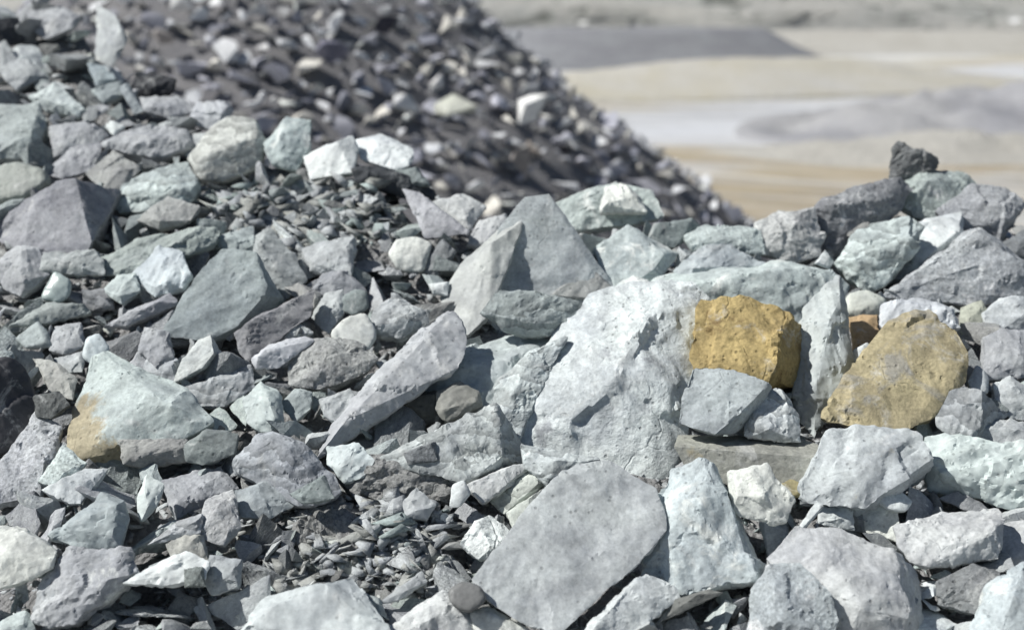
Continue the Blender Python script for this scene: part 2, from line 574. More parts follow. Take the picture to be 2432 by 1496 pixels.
# --- the pale boulder and its neighbours
R('boulder', (212, 216, 216), 'huge pale pinkish-white boulder with a dusty face, biggest on the heap', '1218,1015 1228,905 1290,830 1400,712 1500,684 1620,690 1668,725 1655,850 1625,1000 1612,1070 1540,1148 1510,1112 1380,1095 1262,1075', knots='1385,790,60 1530,760,75 1330,925,55 1462,895,105 1585,915,50 1400,1030,30 1560,1020,45', t=50, bumps=0, th=0.6, m='dusty', amp=0.8, mat=rock_mat('boulder_stone', patch=(154, 158, 163), patch_at=0.57, patch_scale=6, bump=1.6, fine=1.6))
R('boulder', 'mint', 'mint-white dusty boulder behind the ochre block', '1490,690 1600,655 1740,640 1850,626 1960,648 2000,680 1970,760 1890,800 1780,770 1680,725 1620,692', t=58, m='dusty', lift=-0.02)
R('slab', (190, 198, 198), 'pale jagged ledge along the edge of the huge boulder', '1150,1000 1190,900 1270,830 1345,800 1290,880 1240,960 1225,1040', t=54, y=-12, th=0.35, lift=0.07, m='stri', amp=1.2)
R('slab', (186, 196, 196), 'pale mint shelf between the upright grey slab and the huge boulder', '1330,800 1400,740 1440,690 1500,660 1560,680 1480,720 1420,770', t=56, y=-8, th=0.35, lift=0.06, m='dusty', amp=1.2)
R('stone', (196, 202, 202), 'pale splintered stone propped below the huge boulder', '1240,1060 1330,1070 1420,1090 1380,1120 1300,1150 1250,1110', t=46, y=-10, lift=0.05, m='stri', amp=1.2)
R('block', (168, 150, 106), 'rusty ochre block leaning on the pale boulder', '1672,716 1760,708 1868,748,6 1908,790,-60 1926,840,-80 1896,908,-65 1820,908,20 1740,900,10 1656,884 1646,850', knots='1846,800,34 1842,862,38', t=36, y=-4, th=0.5, lift=0.17, bumps=0, amp=1.1, mat=rock_mat('ochre_stone', patch=(112, 92, 62), patch_at=0.54, patch_scale=9, bump=1.5, speck=0.35))
R('block', (158, 166, 172), 'blue-grey block with a dark shaded end under the rusty ochre block', '1616,1002 1634,930 1652,876 1740,885 1822,910,14 1770,965,16 1700,1028,10 1832,936,-60 1800,1005,-55', t=40, y=-10, th=0.5, lift=0.17, bumps=0, amp=0.8)
R('slab', (170, 160, 130), 'tan slab stained yellow at one corner, lying against the glassy grey stone', '2110,770 2200,745 2270,790 2292,840 2280,905,-20 2205,990,-10 2150,1012 2040,1012 1965,985 1990,930 2060,865', t=46, y=-4, th=0.35, lift=0.11, bumps=0, amp=0.8, knots='2170,830,18 2090,930,14', mat=rock_mat('tan_stone', patch=(158, 156, 148), patch_at=0.52, patch_scale=7, bump=1.3, speck=0.3))
R('stone', (176, 182, 181), 'tall glassy grey stone wedged between the ochre block and the tan slab', '1908,745 1990,662 2012,760 2022,860 1962,970 1935,1032 1902,995 1888,930 1930,850', t=40, m='smooth', lift=0.05)
R('stone', 'pale', 'small white layered stone beside the shaded end of the blue-grey block', '1780,950 1850,925 1895,985 1898,1045 1775,1035', t=45, m='stri', lift=0.10, y=-10)
R('slab', (160, 154, 136), 'long khaki-stained ledge stone with a pale top edge below the white layered stone', '1622,1036,-70 1890,1042,-70 1948,1064,-40 1614,1062 1940,1088 1640,1112 1732,1146 1905,1142', t=20, y=-8, th=0.5, lift=0.09, bumps=0, m='stain', amp=0.7)
R('block', 'cream', 'cream broken block standing before the khaki ledge stone', '1735,1125 1820,1106 1852,1150 1882,1185 1862,1232 1815,1236 1742,1215 1738,1170', t=38, y=-10, lift=0.16, amp=1.2)
R('stone', 'olive', 'knobbly olive pebble tucked beside the cream broken block', '1850,1155 1880,1138 1905,1150 1902,1175 1880,1182', t=30, rnd=2, lift=0.06)
R('boulder', 'blue', 'pointed bluish-white boulder with a shaded flank beside the big flat slab', '1565,1190 1600,1120 1660,1108 1692,1114 1728,1205,12 1705,1262,18 1788,1372,6 1765,1388 1660,1385,6 1610,1402 1530,1362 1560,1270 1752,1230,-80 1800,1340,-70', t=40, y=-14, lift=0.10, th=0.5, m='dusty', amp=1.25, bumps=3)
R('slab', (176, 178, 181), 'big flat lilac-grey slab tilted over a deep dark gap', '1135,1370 1165,1330 1220,1290 1290,1180 1370,1112 1440,1105 1565,1182 1560,1262 1500,1332 1420,1402 1330,1492 1262,1482 1152,1402', t=56, y=-6, th=0.20, lift=0.10, bumps=0, amp=0.8, m='smooth', mat=rock_mat('slab_stone', patch=(140, 140, 148), patch_at=0.66, patch_scale=16, bump=0.8, speck=0.22))
R('block', 'pale', 'whitish split block at the foot of the pointed bluish-white boulder', '1480,1402 1530,1366 1592,1390 1606,1422 1500,1472 1472,1525 1388,1525 1402,1480', t=48, lift=0.06, y=-8)
R('stone', (120, 118, 112), 'dull dark splinter under the pointed bluish-white boulder', '1600,1425 1680,1400 1715,1408 1650,1440 1560,1480', t=30, lift=0.03)
R('stone', 'ivory', 'creamy nodular stone below the corner of the big flat slab', '1118,1456 1160,1440 1262,1500 1240,1535 1132,1502', t=46, lift=0.05, rnd=1)
R('cobble', (116, 112, 112), 'smooth round dark cobble by the corner of the big flat slab', '1068,1402 1098,1380 1138,1392 1152,1420 1110,1450 1078,1432', t=35, rnd=4, lift=0.10, th=0.9, m='smooth', bumps=0)
R('boulder', (172, 180, 186), 'bumpy blue-grey boulder in front of the pinkish-grey split boulder', '1790,1402 1830,1342 1900,1340 1962,1402 1988,1470 1972,1530 1778,1530', t=44, lift=0.08, m='crust', y=-8)
R('boulder', 'pink', 'pinkish-grey split boulder with a pale rim and a shaded end', '1835,1330 1900,1255 2000,1268 2112,1312,10 2142,1400,10 2148,1530 2000,1530 1960,1400 1890,1340 2170,1360,-50 2190,1500,-50', t=46, lift=0.05, amp=0.9, m='plain')
R('block', 'pink', 'pale pinkish block with a broad shaded underside', '2130,1252,-20 2222,1224,-40 2362,1214,-40 2378,1236,-20 2342,1272,10 2255,1292,16 2200,1342,10 2168,1330 2140,1290 2365,1325,-25 2245,1345,-20', t=40, lift=0.08, y=-6, bumps=1)
R('stone', (128, 128, 132), 'mid-grey rough stone below the block with the shaded underside', '2230,1382 2312,1342 2372,1362 2382,1420 2312,1452 2232,1432', t=44, m='rough')
R('boulder', 'blue', 'icy mint-blue boulder with pale ridges beside the mid-grey rough stone', '2308,1485 2352,1400 2432,1338 2500,1345 2500,1535 2308,1535', t=42, m='dusty', y=-15, lift=0.08)
R('stone', 'pink', 'rounded pinkish stone with a pale lip above the icy mint-blue boulder', '2355,1262 2400,1240 2500,1240 2500,1340 2385,1352 2362,1305', t=46, rnd=1)
R('boulder', 'mint', 'smooth wavy mint boulder with pale folds', '2200,1052 2250,1036 2350,1070 2500,1066 2500,1192 2400,1202 2312,1182 2282,1140 2215,1162 2204,1110', t=42, m='smooth', y=-8, lift=0.05, amp=1.4)
R('boulder', (182, 186, 190), 'grey-blue boulder with a pale yellow stain and a dark undercut, below the tan slab', '1908,1190 1912,1130 1960,1030 2070,1018 2170,1030 2206,1090,4 2130,1142,18 2055,1202,14 2000,1200 2200,1120,-40 2075,1205,-30', t=44, y=-6, lift=0.08, m='stain')
R('shard', 'pale', 'pale finger-like shard leaning beside the yellow-stained grey-blue boulder', '1868,1292 1938,1192 1956,1200 1932,1232 1888,1282', t=46, lift=0.10)
R('stone', 'white', 'small bright white lump below the dark undercut of the grey-blue boulder', '2078,1178 2120,1150 2166,1190 2150,1212 2110,1206', t=50, lift=0.05, rnd=1)
R('stone', 'cream', 'cream-grey wedge beneath the small bright white lump', '2048,1212 2086,1196 2132,1216 2132,1285 2060,1262', t=44)
R('stone', 'pale', 'light grey blocky stone behind the pinkish-grey split boulder', '1945,1202 2022,1206 2028,1258 1948,1242', t=44)
R('stone', 'pale', 'thin off-white stone between the cream block and the pinkish-grey split boulder', '1806,1242 1872,1236 1868,1292 1830,1336', t=44)
R('stone', 'gry', 'grey ribbed stone with a dark end by the deep hollow under the tan slab', '2220,942 2290,920 2330,930,8 2326,1010,8 2300,1062 2230,1012 2385,985,-60', t=42, y=-10, m='stri', lift=0.04)
R('stone', 'pale', 'little pale tooth-shaped stone on the grey ribbed stone', '2300,905 2320,868 2346,892 2346,932 2306,926', t=35, rnd=1, lift=0.05)
R('stone', 'lil', 'rounded lilac-grey stone beyond the deep hollow', '2343,802 2380,785 2440,788 2490,850 2440,892 2340,896 2355,860', t=45, lift=0.03)
R('stone', 'pale', 'upright pale stone beside the little tooth-shaped stone', '2363,912 2400,895 2435,922 2470,1000 2400,992 2366,952', t=40)
R('slab', 'gry', 'light grey flat stone above the smooth wavy mint boulder', '2232,1022 2400,998 2490,1030 2490,1068 2352,1066 2250,1034', t=60)
R('stone', (196, 196, 206), 'white-lilac stone resting above the tan slab', '2098,722 2180,708 2260,735 2274,776 2190,752 2120,790 2094,770', t=52, lift=0.03, m='smooth')
R('stone', (180, 178, 146), 'pale yellow-green stone beside the white-lilac stone', '2284,732 2330,714 2348,740 2312,790 2280,792', t=42)
R('stone', 'pale', 'broad pale grey stone overhanging a dark crack above the rounded lilac-grey stone', '2330,752 2380,710 2490,700 2490,782 2372,786', t=50, y=-8)
R('boulder', (176, 177, 183), 'large ridged grey boulder with a sharp white edge below the crest', '2108,702 2200,640 2290,560 2322,545 2382,602 2402,642 2490,672 2440,702 2312,722 2250,706 2180,692', t=50, m='crust', th=0.5, y=-4)
R('cobble', (206, 204, 182), 'smooth cream oval cobble above the tan slab', '2010,742 2015,702 2050,690 2102,710 2090,746 2050,753', t=45, rnd=3, m='smooth')
R('stone', (192, 166, 130), 'small pinkish-tan stone under the smooth cream oval cobble', '2018,756 2082,750 2084,800 2060,842 2030,832', t=38, m='smooth')
R('stone', 'white', 'tiny white quartz lump beside the tan slab', '2028,832 2060,814 2078,840 2032,882', t=42, rnd=1, lift=0.04)
R('boulder', 'mint', 'mint and white striped boulder beside the dark hollow near the crest', '1990,622 2040,546 2172,520 2188,542 2172,592 2102,672 2060,692 2002,642', t=42, m='stri', y=-10, lift=0.03)
R('boulder', (140, 138, 146), 'dark purple-grey boulder with a white crusted top on the crest', '1935,500 1962,470 2060,442 2132,424 2162,452 2132,502,10 2030,522,20 1998,618,-6 1956,602 1948,550', t=18, y=14, m='crust', lift=0.0, amp=1.1)
R('boulder', 'green', 'rough mint-green boulder on the highest point of the crest', '2140,442 2200,404 2282,414 2322,450 2312,522 2200,524 2150,492', t=38, m='crust')
R('boulder', 'lil', 'craggy lilac-grey boulder on the crest beside the mint-green one', '2232,502 2312,442 2390,450 2432,490 2402,532 2372,572 2280,542', t=38, m='rough')
R('stone', (112, 112, 114), 'small dark spiky stone perched on top of the crest', '2114,434 2124,352 2136,338,-4 2162,372 2228,378 2208,416 2160,428', t=18, m='crust', amp=1.6, th=0.5)
R('stone', 'pale', 'pale grey wedge between the striped mint boulder and the ridged grey boulder', '2178,532 2282,502 2284,562 2182,652 2122,662', t=46, m='smooth')
R('stone', 'gryd', 'grey angular stone behind the sharp edge of the ridged grey boulder', '2380,582 2432,550 2490,560 2490,652 2402,642', t=42, m='rough')
R('boulder', (196, 190, 188), 'rough pinkish-white boulder on the crest beside the dark purple-grey one', '1800,532 1850,504 1930,500 1952,560 1942,602 1880,622 1810,602', t=40, m='rough')
R('stone', (164, 174, 180), 'smooth blue-grey wedge below the rough pinkish-white boulder', '1604,642 1660,590 1720,578 1822,630 1750,646 1640,672', t=56, m='smooth')
R('boulder', 'mint', 'chalky mint boulder between the upright grey slab and the blue-grey wedge', '1420,592 1490,540 1560,580 1602,602 1560,662 1470,692 1430,642', t=50, m='dusty')
R('stone', 'mint', 'knobbly mint-white stone on the crest next to the rough pinkish-white boulder', '1628,562 1680,535 1800,545 1812,602 1720,582 1650,592', t=48, m='rough')
R('boulder', (178, 192, 184), 'grey-green and white block on the low crest behind the upright slab', '1308,492 1390,454 1440,460 1462,440 1542,455 1568,512 1490,532 1380,542 1340,532', t=42, m='dusty')
R('stone', 'ivory', 'off-white peaked stone topping the grey-green crest block', '1428,502 1440,446 1474,436 1520,470 1532,502', t=40, lift=0.04)
R('stone', 'teald', 'dark green-grey stone on the low crest by a black crack', '1556,532 1640,520 1662,540 1600,586 1540,572', t=40)
R('stone', 'pale', 'small white chip at the mouth of the dark hollow under the purple-grey boulder', '1935,626 1960,595 1980,622 1970,638', t=40, lift=0.03)
R('stone', (150, 148, 146), 'grey lump half sunk in the pale boulder slope', '1310,700 1380,640 1420,645 1455,690 1400,705', t=52)
# --- the upright slab and the middle of the heap
R('slab', (176, 181, 185), 'tall upright grey slab standing proud of the heap', '1195,545 1250,482 1302,475,-6 1380,610 1420,640,-10 1462,695,-14 1420,712 1390,762 1300,797 1200,787 1146,735 1152,662 1185,600', t=26, y=4, th=0.35, lift=0.05, bumps=0, amp=0.3, mat=rock_mat('upright_stone', patch=(176, 184, 182), patch_at=0.60, patch_scale=5, bump=0.8))
R('slab', (186, 185, 178), 'bright cream slab against the edge of the tall upright grey slab', '1050,705 1095,630 1195,543 1240,530 1200,640 1160,742 1105,795 1066,750', t=38, y=-22, th=0.3, lift=0.02, amp=0.5, bumps=1, m='smooth')
R('slab', (156, 168, 166), 'wavy green-grey slab leaning on the foot of the upright slab', '1148,742 1190,690 1292,700 1392,722 1392,766 1302,798 1215,786', t=34, lift=0.16, m='stri', th=0.3)
R('slab', (172, 170, 178), 'long slanting lilac slab running down from the upright slab', '760,1082 800,1000 900,880 1000,788 1062,740 1102,790 1090,870 962,942 850,1002 792,1062', t=52, y=-4, th=0.18, lift=0.07, m='smooth', amp=0.8)
R('slab', (176, 186, 186), 'smooth pale teal sheet of rock between the lilac slab and the pale boulder', '930,932 982,880 1100,850 1190,802 1342,795 1252,882 1202,962 1140,970 1100,902 1002,922', t=58, th=0.3, m='smooth', lift=0.02)
R('stone', 'gry', 'folded grey stone beside the white egg-shaped cobble', '868,792 890,740 932,700 1012,742 1012,772 950,802 900,797', t=48, m='stri', lift=0.03)
R('cobble', 'ivory', 'white egg-shaped cobble in the middle of the heap', '788,792 820,756 865,744 892,790 870,832 810,812', t=42, rnd=3, m='smooth', lift=0.06, bumps=0)
R('stone', (158, 154, 152), 'speckled tan-grey stone in front of the white egg-shaped cobble', '690,852 740,810 830,800 892,850 850,892 760,922 690,912', t=52, m='speck', lift=0.02)
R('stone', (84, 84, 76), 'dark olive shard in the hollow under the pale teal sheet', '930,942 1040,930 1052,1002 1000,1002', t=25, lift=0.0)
R('stone', (150, 144, 128), 'tan glassy stone in the hollow under the pale teal sheet', '1040,932 1092,910 1132,930 1142,962 1060,1002 1035,972', t=36, m='smooth', lift=0.02)
R('boulder', (176, 180, 180), 'long layered grey stone with a dark shaded end in front of the pale boulder', '908,1092 990,1042 1090,1002 1172,968,6 1182,1010,12 1190,1082,14 1152,1112,10 1102,1142 1050,1087 1000,1080 1228,1050,-60 1246,1104,-60', t=46, y=-6, m='stri', lift=0.06)
R('stone', 'gryd', 'small dark grey stone in front of the long layered stone', '960,1076 1030,1050 1037,1092 970,1102', t=40, m='speck', lift=0.08)
R('stone', (188, 190, 176), 'cream-green layered stone beside the big flat slab', '1160,1182 1272,1110 1292,1150 1232,1202 1200,1217', t=46, m='stri')
R('stone', (190, 192, 178), 'cream-green slice under the edge of the big flat slab', '1205,1217 1292,1160 1282,1222 1230,1272', t=48)
R('stone', 'white', 'white powdery stone at the edge of the big flat slab', '1098,1292 1130,1240 1162,1228 1222,1270 1202,1312 1140,1327', t=48, m='rough')
R('stone', 'pale', 'upright pale finger stone beside the crumbly brown lump', '1075,1152 1100,1140 1116,1170 1090,1202 1068,1202', t=40, rnd=1, lift=0.04)
R('stone', 'gry', 'flat-faced diamond-shaped grey stone on the brown gravel', '945,1202 990,1160 1032,1200 1012,1232 960,1227', t=48, lift=0.03, m='smooth')
R('stone', 'pink', 'pinkish-grey slice beside the cream-green layered stone', '1110,1152 1200,1110 1272,1106 1182,1172 1150,1192', t=52)
R('boulder', (140, 134, 132), 'crumbly brown-grey lump of cemented gravel', '818,1142 880,1090 960,1088 1077,1132 1060,1182 960,1192 850,1172', t=54, m='speck', amp=1.8)
R('boulder', (136, 130, 128), 'low crumbly mound of brown gravel with a dark pit, below the purple-grey folded boulder', '720,1210 790,1185 880,1200 960,1270 1000,1330 900,1370 780,1330 700,1270', t=62, m='speck', amp=1.8, lift=-0.02)
R('stone', 'gry', 'thin grey plate over a black crack above the broad pale blue-grey boulder', '898,1432 1000,1358 1014,1380 950,1422', t=56, lift=0.03, th=0.3)
R('boulder', 'pink', 'pinkish-grey boulder with a pale seam in front of the round dark cobble', '918,1492 1050,1402 1122,1450 1142,1535 898,1535', t=46, lift=0.02)
R('boulder', (186, 192, 194), 'broad pale blue-grey boulder beside a narrow black cleft, below the brown gravel', '568,1502 640,1422 740,1402 832,1374 902,1470 922,1535 558,1535', t=50, m='smooth', lift=0.04)
R('stone', 'teal', 'small teal stone hanging over the narrow black cleft', '850,1402 900,1420 922,1470 890,1462', t=40)
R('stone', (188, 200, 202), 'flat pale mint stone beside the foot of the long lilac slab', '780,1062 850,1056 887,1092 862,1132 820,1142 780,1102', t=48, m='smooth', lift=0.03)
R('stone', 'ivory', 'ivory stone with a shaded front among dark chips near the crest', '925,602 942,570 990,564 1022,580 1000,606,10 940,610,10 1002,642,-6 948,640,-6', t=40, lift=0.04, bumps=0, rnd=1)
R('shard', (168, 162, 174), 'pointed lilac shard below the black hollow on the crest', '958,452 1000,460 1112,552 1060,547 1010,562 985,512', t=40, lift=0.03, th=0.3)
R('stone', 'pink', 'pinkish-grey stone behind the pointed lilac shard', '1030,482 1100,460 1152,490 1112,547', t=44)
R('stone', 'gryd', 'dark grey stone between the ivory stone and the upright slab', '980,642 1050,570 1082,600 1040,652', t=40, lift=0.03)
R('stone', 'white', 'small white chip at the foot of the bright cream slab', '1018,676 1066,670 1062,702 1030,697', t=45, lift=0.03)
R('cobble', 'teald', 'mottled dark green cobble above the white egg-shaped cobble', '815,705 840,688 868,692 872,730 840,748 818,735', t=40, rnd=2, lift=0.03)
R('stone', 'pink', 'pinkish pale stone beside the bright cream slab', '1110,580 1140,525 1200,510 1210,540 1150,590', t=46)
R('stone', 'gry', 'grey stone chip stacked behind the mottled green cobble', '740,752 770,700 812,690 815,740 780,790', t=46)
R('stone', 'lil', 'domed lilac-grey stone above the curved brown-lilac slab', '740,690 770,650 820,645 870,690 800,712', t=50)
# --- the lilac and green stones of the other half
R('boulder', (150, 146, 158), 'large lilac boulder with a black triangular shaded face', '72,530 115,444 176,434,8 190,500,8 212,572,4 200,598 110,592 65,600 0,525,-50 -10,560,-50 276,458,-95 242,545,-75', t=42, y=-6, lift=0.06, bumps=0, th=0.4, amp=0.7)
R('cobble', (150, 154, 142), 'smooth round olive-grey cobble with a shaded underside beside the large lilac boulder', '-20,398 40,384 95,400 102,425 60,457 -20,470', t=38, rnd=4, m='smooth', lift=0.06, th=0.9, bumps=0)
R('boulder', 'mint', 'pale mint striped stone beside the black triangular face', '270,482 300,440 380,400 440,390 467,440 440,482 400,492 330,502 290,502', t=50, m='stri', lift=0.01)
R('boulder', (196, 192, 182), 'large cream-grey rounded boulder on the crest', '450,372 500,310 542,280 602,290 627,342 612,387 530,427 480,422', t=42, m='stri', rnd=1, lift=0.02)
R('stone', (190, 188, 198), 'pale lilac stone perched behind the large cream-grey boulder', '470,246 530,240 552,262 512,312 450,287', t=45)
R('boulder', (178, 196, 194), 'mint-green boulder on the crest between the cream-grey one and the bright white one', '628,342 680,280 736,288 732,352 702,402 650,387', t=40, m='dusty', lift=0.02, y=-8)
R('block', 'white', 'bright white angular block on the crest over a dark hollow', '724,372 780,345 836,324 848,350,-10 832,407 740,422', t=46, y=-14, lift=0.04, amp=0.5, bumps=1, m='smooth')
R('stone', (214, 216, 218), 'white jagged slab beside the bright white block, roofing a black hollow', '846,336 900,354 905,320,-8 977,356 977,386 940,402 862,377', t=58, y=-8, lift=0.03, th=0.3, m='smooth')
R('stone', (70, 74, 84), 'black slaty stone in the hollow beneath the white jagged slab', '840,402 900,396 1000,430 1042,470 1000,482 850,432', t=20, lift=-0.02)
R('stone', 'teald', 'dark blue-green stone beside the black hollow on the crest', '930,410 990,400 1020,440 960,440', t=45)
R('slab', (160, 157, 166), 'broad lilac flake sloping above the large lilac boulder', '108,412 170,350 242,338 222,402 150,422', t=58, th=0.3)
R('slab', 'lil', 'flat grey-lilac stone in front of the crest beside the large cream-grey boulder', '238,342 330,300 440,310 452,350 380,372 300,362', t=58)
R('boulder', (164, 174, 172), 'green-grey boulder above the round olive-grey cobble', '-20,256 90,250 107,300 82,372 -20,372', t=48)
R('stone', 'lil', 'lilac-grey stone beside the green-grey boulder', '120,302 200,290 252,320 202,362 130,372', t=52)
R('stone', 'white', 'small bright white stone lying on the lilac-grey stones', '250,302 265,288 296,300 270,322', t=45, lift=0.04, rnd=1)
R('stone', (156, 152, 148), 'flat tan-grey stone above the pale mint striped stone', '208,412 270,360 332,400 290,442 240,452', t=56, th=0.3)
R('stone', (168, 164, 160), 'tan-grey split stone in front of the pale mint striped stone', '328,522 400,472 472,490 450,522 380,542', t=50, lift=0.03)
R('boulder', (150, 164, 166), 'large teal-grey flat-faced boulder with a shaded end, in the middle of the lilac stones', '418,772 440,700 500,622 532,594 602,610 627,682 622,702,6 560,772 500,802 400,792 665,710,-50 600,780,-45', t=44, y=-4, th=0.4, lift=0.06, amp=0.7, bumps=1)
R('stone', (190, 202, 210), 'icy pale blue faceted stone beside the large teal-grey boulder', '318,652 380,588 430,600 447,652 430,682 370,702', t=46, y=-10, lift=0.04, m='smooth')
R('slab', (158, 170, 162), 'green-grey slab lying across above the icy pale blue stone', '243,612 330,570 460,550 522,540 500,582 400,602 340,642 260,652', t=56, th=0.3)
R('stone', 'lil', 'rounded lilac-grey stone below the large lilac boulder', '-10,632 40,585 90,590 112,652 50,702 10,682', t=46, lift=0.02)
R('slab', (162, 166, 166), 'thick green-lilac slab with a dark underside above the glossy green cobble', '108,602 230,595 247,652 190,652 98,642', t=46, lift=0.05, th=0.3)
R('cobble', (170, 190, 184), 'glossy pale green cobble in a dark hollow', '98,707 130,645 167,670 162,702 140,717', t=38, rnd=2, mat=rock_mat('glossy_stone', bump=0.4, speck=0.1, rough=0.3, spec=0.6), lift=0.05)
R('slab', (156, 164, 158), 'thin green-grey slab below the glossy green cobble', '28,772 110,720 200,725 212,742 110,767', t=58, th=0.3, lift=0.01)
R('stone', 'teal', 'teal-grey lumpy stone under the thin green-grey slab', '40,802 90,765 112,790 122,822 60,824', t=44, rnd=1)
R('boulder', (74, 72, 82), 'big rounded dark slate boulder by the pale lilac stone', '-60,872 40,855 76,900 87,960 60,1030 0,1075 -60,1090', t=22, y=35, rnd=2, m='smooth', lift=0.05, bumps=0)
R('stone', 'teal', 'speckled light stone on top of the dark slate boulder', '-40,812 25,838 37,870 0,887 -40,885', t=45, m='speck', lift=0.05)
R('boulder', (182, 180, 188), 'pale lilac-white stone beside the dark slate boulder', '-20,1120 90,985 142,1020 132,1082 92,1172 -20,1195', t=52, m='speck', lift=0.02)
R('stone', (96, 98, 98), 'dark mottled stone on the pale lilac-white one', '83,942 140,930 162,960 120,992 88,987', t=45, m='speck', lift=0.05)
R('slab', (180, 194, 190), 'pale mint slab with a sandy tan corner overhanging a dark gap', '165,1082 180,960 232,830 332,880 442,930 492,1002 420,1042 330,1032 292,1042,6 182,1088,6 300,1102,-40 212,1108,-40', t=50, y=-4, th=0.35, lift=0.05, amp=0.8, mat=rock_mat('mint_tan_stone', bump=0.8, second=((164, 156, 134), (-0.62, -0.35, -0.7), 0.045, 0.014)))
R('slab', (160, 154, 148), 'brownish ledge stone under the pale mint slab with the tan corner', '288,1047 440,1044 442,1062,4 350,1080,4 300,1075 440,1092,-20 350,1108,-20 296,1102', t=44, lift=0.03)
R('stone', (122, 132, 132), 'dark teal faceted stone at the end of the brownish ledge stone', '440,1062 490,1020 562,1030 552,1077 480,1102 445,1092', t=42, lift=0.05)
R('stone', 'mint', 'long mint-green stone with a rounded end below the tan corner', '93,1142 150,1060 202,1100 182,1122 130,1152', t=50, m='speck', lift=0.06, th=0.4)
R('stone', 'pale', 'pale angular stone beneath the long mint-green stone', '103,1162 200,1115 252,1115 190,1192 160,1192', t=52, lift=0.04)
R('stone', (156, 170, 174), 'smooth teal curved stone beside the white and green pod-shaped stone', '118,1272 190,1215 240,1175 292,1190 302,1232 280,1292 210,1302', t=50, m='smooth', lift=0.06, y=-4)
R('stone', (206, 216, 210), 'white and green pod-shaped stone in a black hollow', '325,1182 350,1130 387,1150 370,1202 335,1237', t=40, m='smooth', lift=0.05, y=-10)
R('slab', 'cream', 'cream flat slab overhanging a deep dark gap beside the bumpy lilac boulder', '-40,1250 60,1258 132,1310 122,1342 40,1382 -40,1402', t=54, th=0.3, lift=0.06)
R('boulder', (176, 174, 180), 'bumpy lilac boulder with white patches', '78,1462 110,1370 170,1310 300,1310 322,1362 232,1422 180,1472 110,1492', t=50, m='dusty', lift=0.02, amp=1.3)
R('stone', 'mint', 'pale mint stone beneath the dark gap by the bumpy lilac boulder', '-40,1485 60,1450 82,1500 80,1535 -40,1535', t=50)
R('stone', 'white', 'white cream stone with a curved top among small rubble', '298,1382 390,1330 440,1312 492,1330 482,1372 400,1387', t=50, lift=0.06, m='smooth', y=-6)
R('stone', (176, 168, 154), 'tan stone with a dark rusty top behind the white cream stone', '398,1292 430,1268 482,1270 492,1332 410,1332', t=44, lift=0.03, m='stain')
R('stone', (160, 164, 170), 'plain grey-lilac stone beside the white cream stone', '488,1372 500,1320 572,1330 562,1392 500,1412', t=48, lift=0.03)
R('stone', (128, 138, 132), 'dark green granular stone before the plain grey-lilac stone', '438,1352 480,1345 487,1392 440,1393', t=42, m='speck', lift=0.06)
R('stone', (196, 190, 190), 'cream-lilac angular stone above the rusty-topped tan stone', '468,1272 490,1190 552,1165 572,1252 530,1292', t=46, lift=0.03, m='rough')
R('stone', (174, 172, 180), 'streaked lilac plate slanting beside the cream-lilac angular stone', '353,1292 420,1240 482,1220 472,1267 400,1277', t=54, m='stri', lift=0.03, th=0.3)
R('boulder', (160, 158, 168), 'wide lilac-grey stone sloping above the streaked lilac plate', '388,1142 520,1110 562,1160 482,1192 420,1232', t=54)
R('boulder', (158, 160, 172), 'purple-grey folded boulder with pale ridges', '558,1112 610,1042 650,1030 720,1060 792,1130 803,1162 760,1192 700,1192 640,1142', t=48, m='stri', lift=0.05, y=-4)
R('stone', 'teald', 'slate-grey faceted stone at the foot of the purple-grey folded boulder', '690,1172 770,1130 792,1182 722,1194', t=42, lift=0.08)
R('slab', (172, 180, 182), 'pale grey-blue plate between the cream-lilac stone and the purple-grey folded boulder', '560,1165 640,1145 700,1195 640,1230 575,1225', t=56, th=0.35)
R('stone', (182, 196, 192), 'pale mint stone with a scalloped edge by a black hollow', '578,952 620,910 662,930 672,1002 640,1032 590,1002', t=46, m='smooth', lift=0.04)
R('stone', 'teal', 'teal stone hanging beside the scalloped pale mint stone', '665,960 700,925 740,930 735,970 700,1000', t=46)
R('boulder', (174, 174, 180), 'pale lilac ribbed stone behind the black hollow', '438,922 520,900 590,868 602,922 530,962 460,962', t=54, m='stri')
R('stone', (214, 214, 204), 'white wedge-shaped stone with a dark end below the large teal-grey boulder', '415,905 432,860 470,810 498,798,8 505,840,10 478,872,6 430,900 532,852,-50', t=44, y=-12, lift=0.07, bumps=0)
R('slab', (146, 140, 146), 'curved brown-lilac slab beside the shaded end of the large teal-grey boulder', '560,792 620,750 700,720 742,690 732,752 650,782 592,852 570,832', t=50, lift=0.05, th=0.3)
R('stone', (190, 186, 198), 'pale lilac leaf-shaped stone in front of the curved brown-lilac slab', '598,852 640,820 720,800 742,810 660,872 610,872', t=54, lift=0.06, m='smooth', th=0.3)
R('stone', 'gry', 'gritty grey stone between the curved slab and the speckled tan-grey stone', '650,782 690,750 742,790 720,802 670,812', t=46, m='speck', lift=0.03)
R('stone', (162, 166, 166), 'grey upright stone above the shaded end of the large teal-grey boulder', '608,562 640,545 692,602 722,662 682,702 640,682 600,622', t=46, lift=0.02)
R('stone', 'gry', 'plain grey stone in front of the fine rubble near the crest', '720,592 842,560 832,652 740,642', t=54)
R('stone', 'teal', 'teal-grey flat stone above the large teal-grey boulder', '488,572 600,540 612,592 560,602', t=54, th=0.35)
R('cobble', (196, 208, 214), 'small bluish-white rounded cobble beside the pale mint slab', '198,845 205,805 232,792 258,825 225,868', t=42, rnd=2, m='smooth', lift=0.05)
R('stone', 'gry', 'grey stone with a shaded end beside the bluish-white cobble', '130,852 200,835 194,882 140,884', t=46)
